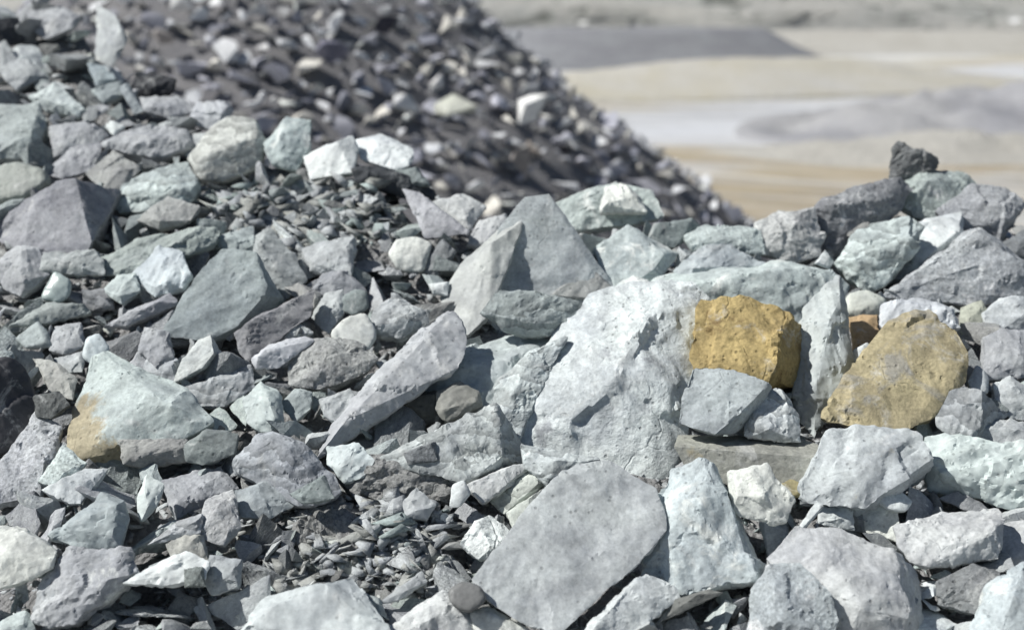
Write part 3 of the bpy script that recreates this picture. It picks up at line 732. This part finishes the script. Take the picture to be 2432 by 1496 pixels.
R('slab', (176, 170, 160), 'sandy grey plate at the top end of the pale mint slab', '80,850 130,860 180,900 170,945 120,930', t=58, th=0.3)
R('stone', (166, 162, 172), 'wavy lilac stone below the icy pale blue stone', '248,772 330,730 400,700 422,722 300,772', t=54, lift=0.02)
R('stone', 'mint', 'mint stone with a dark notch beside the icy pale blue stone', '245,690 280,655 320,650 330,690 290,720', t=46)
R('stone', 'lild', 'brown-lilac stone stacked in thin layers by the glossy green cobble', '195,690 262,688 268,735 205,742', t=36, m='stri')
R('stone', 'lil', 'lilac chunk below the thin layered stack', '120,830 130,775 190,770 200,820 160,840', t=46)
R('stone', 'lil', 'small lilac stones wedge under the wavy lilac stone', '330,830 345,780 400,790 410,850 370,870', t=46)
R('stone', (176, 178, 186), 'light lilac stone behind the pale mint slab', '340,880 360,830 420,855 415,905', t=48)
R('stone', 'gry', 'grey plate below the speckled tan-grey stone beside a black crack', '760,950 830,925 850,960 800,1000 770,985', t=52)
# --- towards the shaded corner where the heap climbs
R('stone', 'lil', 'flat lilac stone high on the climbing part of the heap', '60,32 150,18 192,40 100,72', t=52)
R('stone', 'lil', 'long lilac flake pointing toward the blurred heap', '85,75 130,52 192,36 168,68 110,92', t=56)
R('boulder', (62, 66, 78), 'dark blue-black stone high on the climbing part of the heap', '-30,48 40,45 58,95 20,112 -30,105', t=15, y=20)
R('boulder', (196, 206, 204), 'white-mint lumpy stone on the climbing part of the heap', '72,232 130,198 172,240 205,262 180,275 110,262', t=48, m='rough')
R('stone', 'gry', 'grey stone above the white-mint lumpy stone', '-10,162 60,140 104,180 40,212', t=52)
R('stone', (150, 168, 176), 'blue-teal stone in the dark hollow of the climbing part', '208,152 262,160 272,190 230,204', t=45)
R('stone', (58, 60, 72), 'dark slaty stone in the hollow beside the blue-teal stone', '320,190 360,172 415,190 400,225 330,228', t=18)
R('stone', 'lil', 'grey lilac plate in front of the dark slaty stone', '335,235 420,228 470,262 400,280 340,262', t=56, th=0.3)
R('stone', (150, 160, 168), 'upright blue-grey stone beside the dark hollow', '285,210 305,200 340,262 318,270', t=40)
R('stone', 'teal', 'teal stone leaning on the upright blue-grey stone', '218,215 285,195 295,225 245,245', t=48)

# ---------------------------------------------------------------- heap body under the stones
VOIDS = [[(1565, 1265), (1585, 1305), (1480, 1405), (1400, 1496), (1330, 1500), (1420, 1410), (1500, 1340)],
         [(1735, 1225), (1790, 1200), (1832, 1330), (1790, 1365)], [(2165, 1040), (2230, 1020), (2290, 900), (2315, 845), (2295, 1000), (2220, 1062)],
         [(1950, 560), (2050, 545), (1990, 655), (1970, 640)], [(840, 400), (1000, 430), (1050, 480), (1030, 520), (900, 440)],
         [(525, 990), (580, 955), (622, 1030), (560, 1042)], [(30, 1400), (105, 1365), (82, 1442), (38, 1432)],
         [(2140, 1350), (2185, 1330), (2190, 1425), (2155, 1420)], [(295, 1195), (345, 1240), (312, 1292), (298, 1290)],
         [(440, 640), (492, 598), (440, 685)], [(878, 808), (955, 808), (900, 862)], [(860, 1400), (925, 1475), (900, 1480)],
         [(1590, 1100), (1635, 1090), (1560, 1165), (1540, 1150)], [(330, 1265), (420, 1250), (350, 1340), (270, 1385)], [(1170, 1000), (1235, 1010), (1245, 1100)]]
def in_void(px, py):
    return any(inside(v, px, py) for v in VOIDS)

def inside(poly, x, y):
    c = False
    n = len(poly)
    j = n - 1
    for i in range(n):
        xi, yi = poly[i]; xj, yj = poly[j]
        if (yi > y) != (yj > y) and x < (xj - xi) * (y - yi) / (yj - yi) + xi: c = not c
        j = i
    return c

def y_crest(u):
    y = 2.0
    while y < 7:
        z = Z0 + SL * (y - Y0)
        px, py, _ = project((u * y, y, z))
        if py < crest_py(px): return y
        y += 0.02
    return 7.0

US = [-1.3 + 0.02 * i for i in range(131)]
YC = {}
_raw = [y_crest(u) for u in US]
_sm = [sum(_raw[max(0, i - 2):i + 3]) / len(_raw[max(0, i - 2):i + 3]) for i in range(len(_raw))]
def yc_of(u):
    k = (u - US[0]) / 0.02
    i = max(0, min(len(US) - 2, int(k)))
    t = min(1, max(0, k - i))
    return _sm[i] * (1 - t) + _sm[i + 1] * t

def heap_z(x, y):
    u = x / max(y, 0.4)
    yc = yc_of(u)
    z = Z0 + SL * (min(y, yc) - Y0)
    if y > yc: z -= 0.62 * (y - yc) + 0.05
    if y < 1.3: z -= 0.75 * (1.3 - y)
    return z

def base_z(x, y):
    z0 = heap_z(x, y)
    if 1.6 < y < 5:
        a, b, _ = project((x, y, z0))
        if in_void(a, b): z0 -= 0.16
        elif 640 < a < 1060 and 1175 < b < 1410 or 500 < a < 970 and 420 < b < 570: z0 += 0.048
    return z0 - 0.085 + 0.035 * noise.noise(Vector((x * 4, y * 4, 1))) + 0.02 * noise.noise(Vector((x * 11, y * 11, 5)))

def heap_fn(i, j):
    u = -1.3 + 0.0175 * i
    s = [(-5.0 + 0.5 * k) for k in range(11)] + [0.7 + 0.035 * k for k in range(130)] + [5.4 + 0.45 * k for k in range(18)]
    y = s[j]
    ye = max(y, 0.7)
    x = u * (ye if ye < 5.25 else 5.25 + (ye - 5.25) * 0.6)
    z = max(base_z(x, y), GZ - 1)
    return (x, y, z)

def fines_mat(name, c1, c2):
    m, nt, bs = nodes_of(name)
    b = NB(nt)
    tc = b.n('ShaderNodeTexCoord').outputs['Object']
    n1 = b.noise(tc, 3, 6, 0.65)
    n2 = b.noise(tc, 60, 6, 0.75)
    v1 = b.vor(tc, 70)
    c = b.mix(b.mapr(n1, 0.35, 0.65, 0, 1), lin(c1), lin(c2))
    c = b.mix(1.0, c, b.mapr(n2, 0.25, 0.75, 0.65, 1.25), 'MULTIPLY')
    b.l(c, bs.inputs['Base Color'])
    bs.inputs['Roughness'].default_value = 0.95
    b.l(b.bump(b.math('ADD', n2, b.math('MULTIPLY', v1, -1.0)), 0.9, 0.02), bs.inputs['Normal'])
    return m
hp = link('heap_ground', grid_mesh('heap_ground', range(149), range(159), heap_fn), fines_mat('stone_fines', (150, 151, 152), (168, 168, 168)))
tag(hp, kind='structure')

# the blurred cone of broken stone behind
APX = CAM + ray(585, -330) * (13.0 / ray(585, -330).y)
CS = 0.79
def cone_z(x, y):
    d = math.hypot(x - APX.x, y - APX.y)
    z = APX.z - CS * (math.sqrt(d * d + 0.25) - 0.5)
    return z + 0.16 * noise.noise(Vector((x * 0.7, y * 0.7, 4))) + 0.07 * noise.noise(Vector((x * 2.1, y * 2.1, 8)))
def cone_hit(px, py):
    r = ray(px, py)
    t = 4.6
    while t < 16:
        p = CAM + r * t
        if p.z < cone_z(p.x, p.y): return p
        t += 0.02
    return None
def cone_fn(i, j):
    a = 2 * math.pi * i / 110
    d = 0.02 + j * 0.1
    x, y = APX.x + d * math.cos(a), APX.y + d * math.sin(a)
    return (x, y, max(cone_z(x, y) - 0.05, GZ - 1))
cn = link('gravel_heap_ground', grid_mesh('gravel_heap_ground', range(111), range(98), cone_fn), fines_mat('dark_fines', (134, 134, 138), (150, 149, 150)))
tag(cn, kind='structure')

# ---------------------------------------------------------------- small broken stones: shared meshes, individual objects
def proto(seed, fine=True, flat=1.0, L=0.12, amp=1.3, rnd=0):
    rg = random.Random(seed)
    pts = []
    for _ in range(rg.randint(5, 8)):
        v = Vector((rg.gauss(0, 1), rg.gauss(0, 1), rg.gauss(0, 1))).normalized()
        pts.append(Vector((v.x * rg.uniform(0.75, 1.0), v.y * rg.uniform(0.55, 0.8), v.z * rg.uniform(0.45, 0.65) * flat)) * 0.55)
    bm = hull_bm(pts)
    chop(bm, rg, 3, 0.04, 0.16)
    if fine:
        if rnd:
            refine(bm, 0.3)
            for _ in range(rnd): bmesh.ops.smooth_vert(bm, verts=bm.verts[:], factor=0.5, use_axis_x=True, use_axis_y=True, use_axis_z=True)
        refine(bm, L)
        bmesh.ops.smooth_vert(bm, verts=bm.verts[:], factor=0.08, use_axis_x=True, use_axis_y=True, use_axis_z=True)
        disp(bm, 1.0, seed, amp)
    return finish(bm, 'broken_stone', 22)

def covered(x, y):
    return any(inside(pl, x, y) for pl in TRACED)

PROTO = {}
for k in range(22):
    PROTO[k] = proto(100 + k, True, (0.4, 0.75, 1.0)[k % 3], L=0.085, amp=0.7)
for k in PROTO:
    PROTO[k].materials.append(MATS[('plain', 'rough', 'stri', 'dusty', 'speck', 'plain')[k % 6]])

rg = random.Random(11)
spots = []
for s, tries in ((120, 1500), (100, 2500), (84, 4000), (70, 6000), (58, 9000), (48, 12000), (40, 14000), (33, 14000), (27, 14000)):
    for _ in range(tries):
        if len(spots) >= 590: break
        px, py = rg.uniform(-20, 2452), rg.uniform(-10, 1510)
        if py < crest_py(px) + 4: continue
        if s > 45 and (500 < px < 960 and 420 < py < 560 or 640 < px < 1060 and 1180 < py < 1400): continue
        if any((px - a) ** 2 + (py - b) ** 2 < (0.31 * (s + c)) ** 2 for a, b, c in spots): continue
        e = 0.16 * s
        if in_void(px, py) or in_void(px + e, py) or in_void(px - e, py): continue
        if covered(px, py) or covered(px + e, py) or covered(px - e, py) or covered(px, py + e) or covered(px, py - e): continue
        spots.append((px, py, s * rg.uniform(0.92, 1.08)))
ADJ = {'lil': 'lilac-grey', 'gry': 'plain grey', 'teal': 'teal-grey', 'brown': 'brownish', 'pale': 'pale whitish', 'gryd': 'dark grey', 'green': 'green-grey'}
def near_name(px, py, lands):
    return min(lands, key=lambda t: (t[0] - px) ** 2 + (t[1] - py) ** 2)
for idx, (px, py, s) in enumerate(spots):
    p = plane_hit(px, py)
    dep = (p - CAM).dot(FWD)
    size = s * dep / F * 1.75
    w = {'lil': 3, 'gry': 3, 'teal': 2, 'brown': 1.2, 'pale': 1, 'gryd': 1, 'green': 1}
    if px > 1300: w.update({'pale': 4, 'lil': 1.5, 'teal': 1, 'gryd': 0.7})
    if 600 < px < 1100 and py > 1050: w.update({'brown': 5, 'gry': 3, 'teal': 0.5})
    if py < 560 and px < 1100: w.update({'gryd': 2, 'brown': 1.5})
    key = rg.choices(list(w), list(w.values()))[0]
    big = idx < 290
    name = 'broken_stone' if big else 'stone_chip'
    o = link(name, PROTO[rg.randrange(22)])
    o.location = p + Vector((0, 0, -0.012 - size * 0.12))
    o.rotation_euler = (rg.uniform(-0.6, 1.3), rg.uniform(-0.9, 0.9), rg.uniform(0, 6.28))
    o.scale = [size * rg.uniform(0.7, 1.5) for _ in range(3)]
    f = rg.uniform(0.86, 1.10)
    o.color = (*lin(mute(tuple(min(245, c * f) for c in PAL[key]))), 1)
    nm = near_name(px, py, LAND)[2]
    lab = ('%s broken stone next to the %s' if big else 'small %s chip next to the %s') % (ADJ[key], nm)
    tag(o, lab, 'stone' if big else 'chip', lab.replace('broken stone', 'broken stones').replace(' chip ', ' chips '), 'thing')

# ---------------------------------------------------------------- fines: chips too many to count, one mesh per heap
def chip_cloud(name, transforms, mats, label, seed, nshape=24, npts=6):
    """transforms: list of (loc, size, material index)"""
    rg = random.Random(seed)
    shapes = []
    for k in range(nshape):
        bm = hull_bm([Vector((rg.gauss(0, 1), rg.gauss(0, 0.8), rg.gauss(0, 0.6))).normalized() * rg.uniform(0.35, 0.6) for _ in range(npts)])
        V = np.array([v.co[:] for v in bm.verts], dtype=np.float32) * np.array([1.0 + 0.7 * rg.random(), 0.9, 0.3 + 0.35 * rg.random()], dtype=np.float32)
        bm.verts.index_update()
        Fc = np.array([[v.index for v in f.verts] for f in bm.faces], dtype=np.int32)
        bm.free()
        shapes.append((V, Fc))
    AV, AF, AM = [], [], []
    off = 0
    for loc, s, mi in transforms:
        V, Fc = shapes[rg.randrange(nshape)]
        M = Matrix.Rotation(rg.uniform(0, 6.28), 3, 'Z') @ Matrix.Rotation(rg.uniform(-0.9, 0.9), 3, 'X') @ Matrix.Rotation(rg.uniform(-0.6, 0.6), 3, 'Y')
        A = np.array(M, dtype=np.float32)
        AV.append((V * s) @ A.T + np.array(loc, dtype=np.float32))
        AF.append(Fc + off)
        AM.append(np.full(len(Fc), mi, dtype=np.int32))
        off += len(V)
    V = np.concatenate(AV); Fc = np.concatenate(AF); Mi = np.concatenate(AM)
    me = bpy.data.meshes.new(name)
    me.vertices.add(len(V)); me.vertices.foreach_set('co', V.ravel())
    me.loops.add(Fc.size); me.loops.foreach_set('vertex_index', Fc.ravel())
    me.polygons.add(len(Fc))
    me.polygons.foreach_set('loop_start', np.arange(0, Fc.size, 3, dtype=np.int32))
    me.polygons.foreach_set('material_index', Mi)
    me.update(calc_edges=True)
    for m in mats: me.materials.append(m)
    o = link(name, me)
    tag(o, label, 'gravel', kind='stuff')
    return o

def chip_mat(name, c):
    m, nt, bs = nodes_of(name)
    b = NB(nt)
    tc = b.n('ShaderNodeTexCoord').outputs['Object']
    n1 = b.noise(tc, 23, 4, 0.6)
    n2 = b.noise(tc, 150, 4, 0.7)
    v = b.math('MULTIPLY', b.mapr(n1, 0.3, 0.7, 0.7, 1.25), b.mapr(n2, 0.3, 0.7, 0.8, 1.15))
    b.l(b.mix(1.0, lin(c), v, 'MULTIPLY'), bs.inputs['Base Color'])
    bs.inputs['Roughness'].default_value = 0.9
    b.l(b.bump(n2, 0.6, 0.01), bs.inputs['Normal'])
    return m
CH = [chip_mat('chip_grey', (186, 191, 193)), chip_mat('chip_lilac', (168, 173, 177)), chip_mat('chip_brown', (172, 175, 172)),
      chip_mat('chip_teal', (172, 185, 184)), chip_mat('chip_pale', (206, 211, 205))]
rg = random.Random(5)
tr = []
for _ in range(15000):
    px, py = rg.uniform(-120, 2550), rg.uniform(-60, 1640)
    if py < crest_py(px) - 6: continue
    p = plane_hit(px, py)
    dep = (p - CAM).dot(FWD)
    if in_void(px, py): continue
    s = (6 + 24 * rg.random() ** 2.2) * dep / F
    z = base_z(p.x, p.y) + rg.uniform(-0.2, 0.6) * s
    gravel = 620 < px < 1080 and 1170 < py < 1420 or 480 < px < 980 and 400 < py < 600
    tr.append(((p.x, p.y, z), s * 1.5, rg.choices((0, 1, 2, 3, 4), (4, 3, 4 if gravel else 1.5, 2, 0.5))[0]))
for _ in range(7000):     # the beds of fine rubble that lie in the open
    if rg.random() < 0.6: px, py = rg.gauss(790, 170), rg.gauss(1280, 75)
    else: px, py = rg.gauss(720, 130), rg.gauss(485, 45)
    if py < crest_py(px) + 10: continue
    p = plane_hit(px, py)
    s = (4 + 56 * rg.random() ** 5) * (p - CAM).dot(FWD) / F
    tr.append(((p.x, p.y, base_z(p.x, p.y) + rg.uniform(-0.3, 0.5) * s), s * 1.4, rg.choices((0, 1, 2, 3, 4), (4, 2, 5, 1, 0.4))[0]))
chip_cloud('gravel', tr, CH, 'fine grey gravel and chips lying between the stones of the heap', 3)

# ---------------------------------------------------------------- stones of the blurred heap
DK = [chip_mat('dark_chip_grey', (206, 209, 214)), chip_mat('dark_chip_lilac', (184, 186, 196)), chip_mat('dark_chip_brown', (210, 210, 206)),
      chip_mat('dark_chip_slate', (156, 160, 170)), chip_mat('dark_chip_pale', (232, 236, 232))]
CPROTO = [proto(300 + k, True, (0.6, 0.9)[k % 2], L=0.2, amp=0.5) for k in range(12)]
for k in range(12): CPROTO[k].materials.append(MATS[('plain', 'smooth', 'rough')[k % 3]])
BACK = {
    'grey': ((216, 218, 221), 'mid-grey stone on the dark cone-shaped heap behind', 'mid-grey stones of the cone-shaped heap', 4),
    'lilac': ((184, 185, 195), 'dusky lilac stone on the dark cone-shaped heap behind', 'dusky lilac stones of the cone-shaped heap', 3.5),
    'brown': ((218, 215, 207), 'brown-grey stone on the dark cone-shaped heap behind', 'brown-grey stones of the cone-shaped heap', 2.5),
    'dark': ((136, 138, 149), 'nearly black stone on the dark cone-shaped heap behind', 'nearly black stones of the cone-shaped heap', 2),
    'pale': ((240, 240, 240), 'pale whitish stone on the dark cone-shaped heap behind', 'pale stones of the cone-shaped heap', 0.9),
}
SPEC = [(1262, 297, 118, (250, 250, 248), 'bright white stone on the dark cone-shaped heap, the largest white one there'),
        (1085, 292, 120, (190, 192, 182), 'large greenish-cream stone on the dark cone-shaped heap'),
        (922, 92, 88, (66, 64, 74), 'large dark arched stone high on the cone-shaped heap'),
        (832, 20, 80, (236, 238, 244), 'shining white stone near the top of the cone-shaped heap'),
        (968, 8, 55, (222, 222, 216), 'white upright stone beside the shining white one on the cone-shaped heap'),
        (1116, 207, 30, (240, 240, 238), 'tiny bright white stone on the slope of the cone-shaped heap'),
        (398, 116, 75, (178, 172, 168), 'pale rounded stone at the shaded foot of the cone-shaped heap'),
        (1275, 365, 80, (170, 160, 150), 'tan-grey blocky stone below the largest white stone of the cone-shaped heap'),
        (1250, 430, 120, (164, 158, 154), 'broad flat tan-grey stone low on the cone-shaped heap'),
        (1340, 395, 85, (52, 52, 58), 'black stone beside the tan-grey blocky stone on the cone-shaped heap'),
        (800, 160, 110, (130, 130, 146), 'large lilac stone in the middle of the cone-shaped heap'),
        (1205, 372, 32, (232, 232, 228), 'small white pebble beside the tan-grey blocky stone on the cone-shaped heap')]
rg = random.Random(23)
pos, CL = [], []
for px, py, s, c, lab in SPEC:
    p = cone_hit(px, py)
    if p is None: continue
    o = link('heap_stone', CPROTO[rg.randrange(12)])
    size = s * (p - CAM).dot(FWD) / F
    o.location = p + Vector((0, -0.55 * size, 0.35 * size))
    o.rotation_euler = (rg.uniform(-0.5, 0.5), rg.uniform(-0.5, 0.5), rg.uniform(-0.4, 0.4))
    o.scale = (size * 1.0, size * 1.1, size * 1.5)
    o.color = (*lin(c), 1)
    tag(o, lab, 'stone', kind='thing')
    pos.append((px, py, s))
    CL.append((px, py, re.split(r' (?:on|in|near|at|beside|below|low|high)\b', lab)[0]))
cnt, tries = 0, 0
while cnt < 285 and tries < 40000:
    tries += 1
    px, py = rg.uniform(180, 1800), rg.uniform(-10, 540)
    if py > crest_py(px) + 8: continue
    s = 40 + 62 * rg.random() ** 1.8
    if any((px - a) ** 2 + (py - b) ** 2 < (0.36 * (s + c)) ** 2 for a, b, c in pos): continue
    p = cone_hit(px, py)
    if p is None: continue
    pos.append((px, py, s)); cnt += 1
    key = rg.choices(list(BACK), [v[3] for v in BACK.values()])[0]
    c, lab, grp, _ = BACK[key]
    f = rg.uniform(0.88, 1.1)
    o = link('heap_stone', CPROTO[rg.randrange(12)])
    size = s * (p - CAM).dot(FWD) / F * 1.35
    o.location = p + Vector((0, -0.03, 0.02))
    o.rotation_euler = (rg.uniform(-0.8, 0.8), rg.uniform(-0.8, 0.8), rg.uniform(0, 6.28))
    o.scale = [size * rg.uniform(0.75, 1.25) for _ in range(3)]
    o.color = (*lin(tuple(v * f for v in c)), 1)
    a, b2, nm = near_name(px, py, CL)
    if math.hypot(a - px, b2 - py) < 110:
        lab = lab.split(' on ')[0] + ' close to the ' + nm + ' of the cone-shaped heap'
        grp = lab
    tag(o, lab, 'stone', grp, 'thing')
tr = []
for _ in range(9000):
    a, d = rg.uniform(0, 6.283), 8.4 * math.sqrt(rg.random())
    x, y = APX.x + d * math.cos(a), APX.y + d * math.sin(a)
    z = cone_z(x, y)
    if z < heap_z(x, y) - 0.3 or z < GZ: continue
    s = 0.06 + 0.16 * rg.random() ** 2
    tr.append(((x, y, z + rg.uniform(-0.02, 0.03)), s, rg.choices((0, 1, 2, 3, 4), (4, 4, 3, 2.5, 0.7))[0]))
for _ in range(5000):     # rubble on the back of the near heap
    u = rg.uniform(-0.8, 0.7)
    y = rg.uniform(3.2, 9)
    if y < yc_of(u): continue
    x = u * y
    z = heap_z(x, y)
    if z < GZ: continue
    tr.append(((x, y, z - 0.03), 0.05 + 0.12 * rg.random() ** 2, rg.choices((0, 1, 2, 3, 4), (4, 4, 3, 2.5, 0.7))[0]))
chip_cloud('rubble', tr, DK, 'dark grey rubble covering the cone-shaped heap', 9)

# ---------------------------------------------------------------- far details on the quarry floor and hillside
shrub_m = chip_mat('far_scrub', (88, 92, 74))
FAR = [proto(500 + k, True, 0.9, L=0.25, amp=1.4) for k in range(4)]
for k in range(4): FAR[k].materials.append(MATS['plain'])
rg = random.Random(77)
for px, py, dist, s, c, lab, grp in [
        (1385, 54, 200, 1.6, (232, 232, 228), 'white boulder at the foot of the stepped quarry hillside', None),
        (2410, 48, 200, 2.2, (226, 226, 226), 'white boulder on the bench above the lilac-grey spoil heap', None),
        (1975, 18, 222, 2.0, (96, 98, 92), 'dark boulder lying on the stepped quarry hillside', None)]:
    r = ray(px, py)
    p = CAM + r * (dist / r.y)
    o = link('far_boulder', FAR[rg.randrange(4)])
    o.location = p
    o.scale = (s * 1.2, s, s)
    o.color = (*lin(c), 1)
    tag(o, lab, 'boulder', grp)
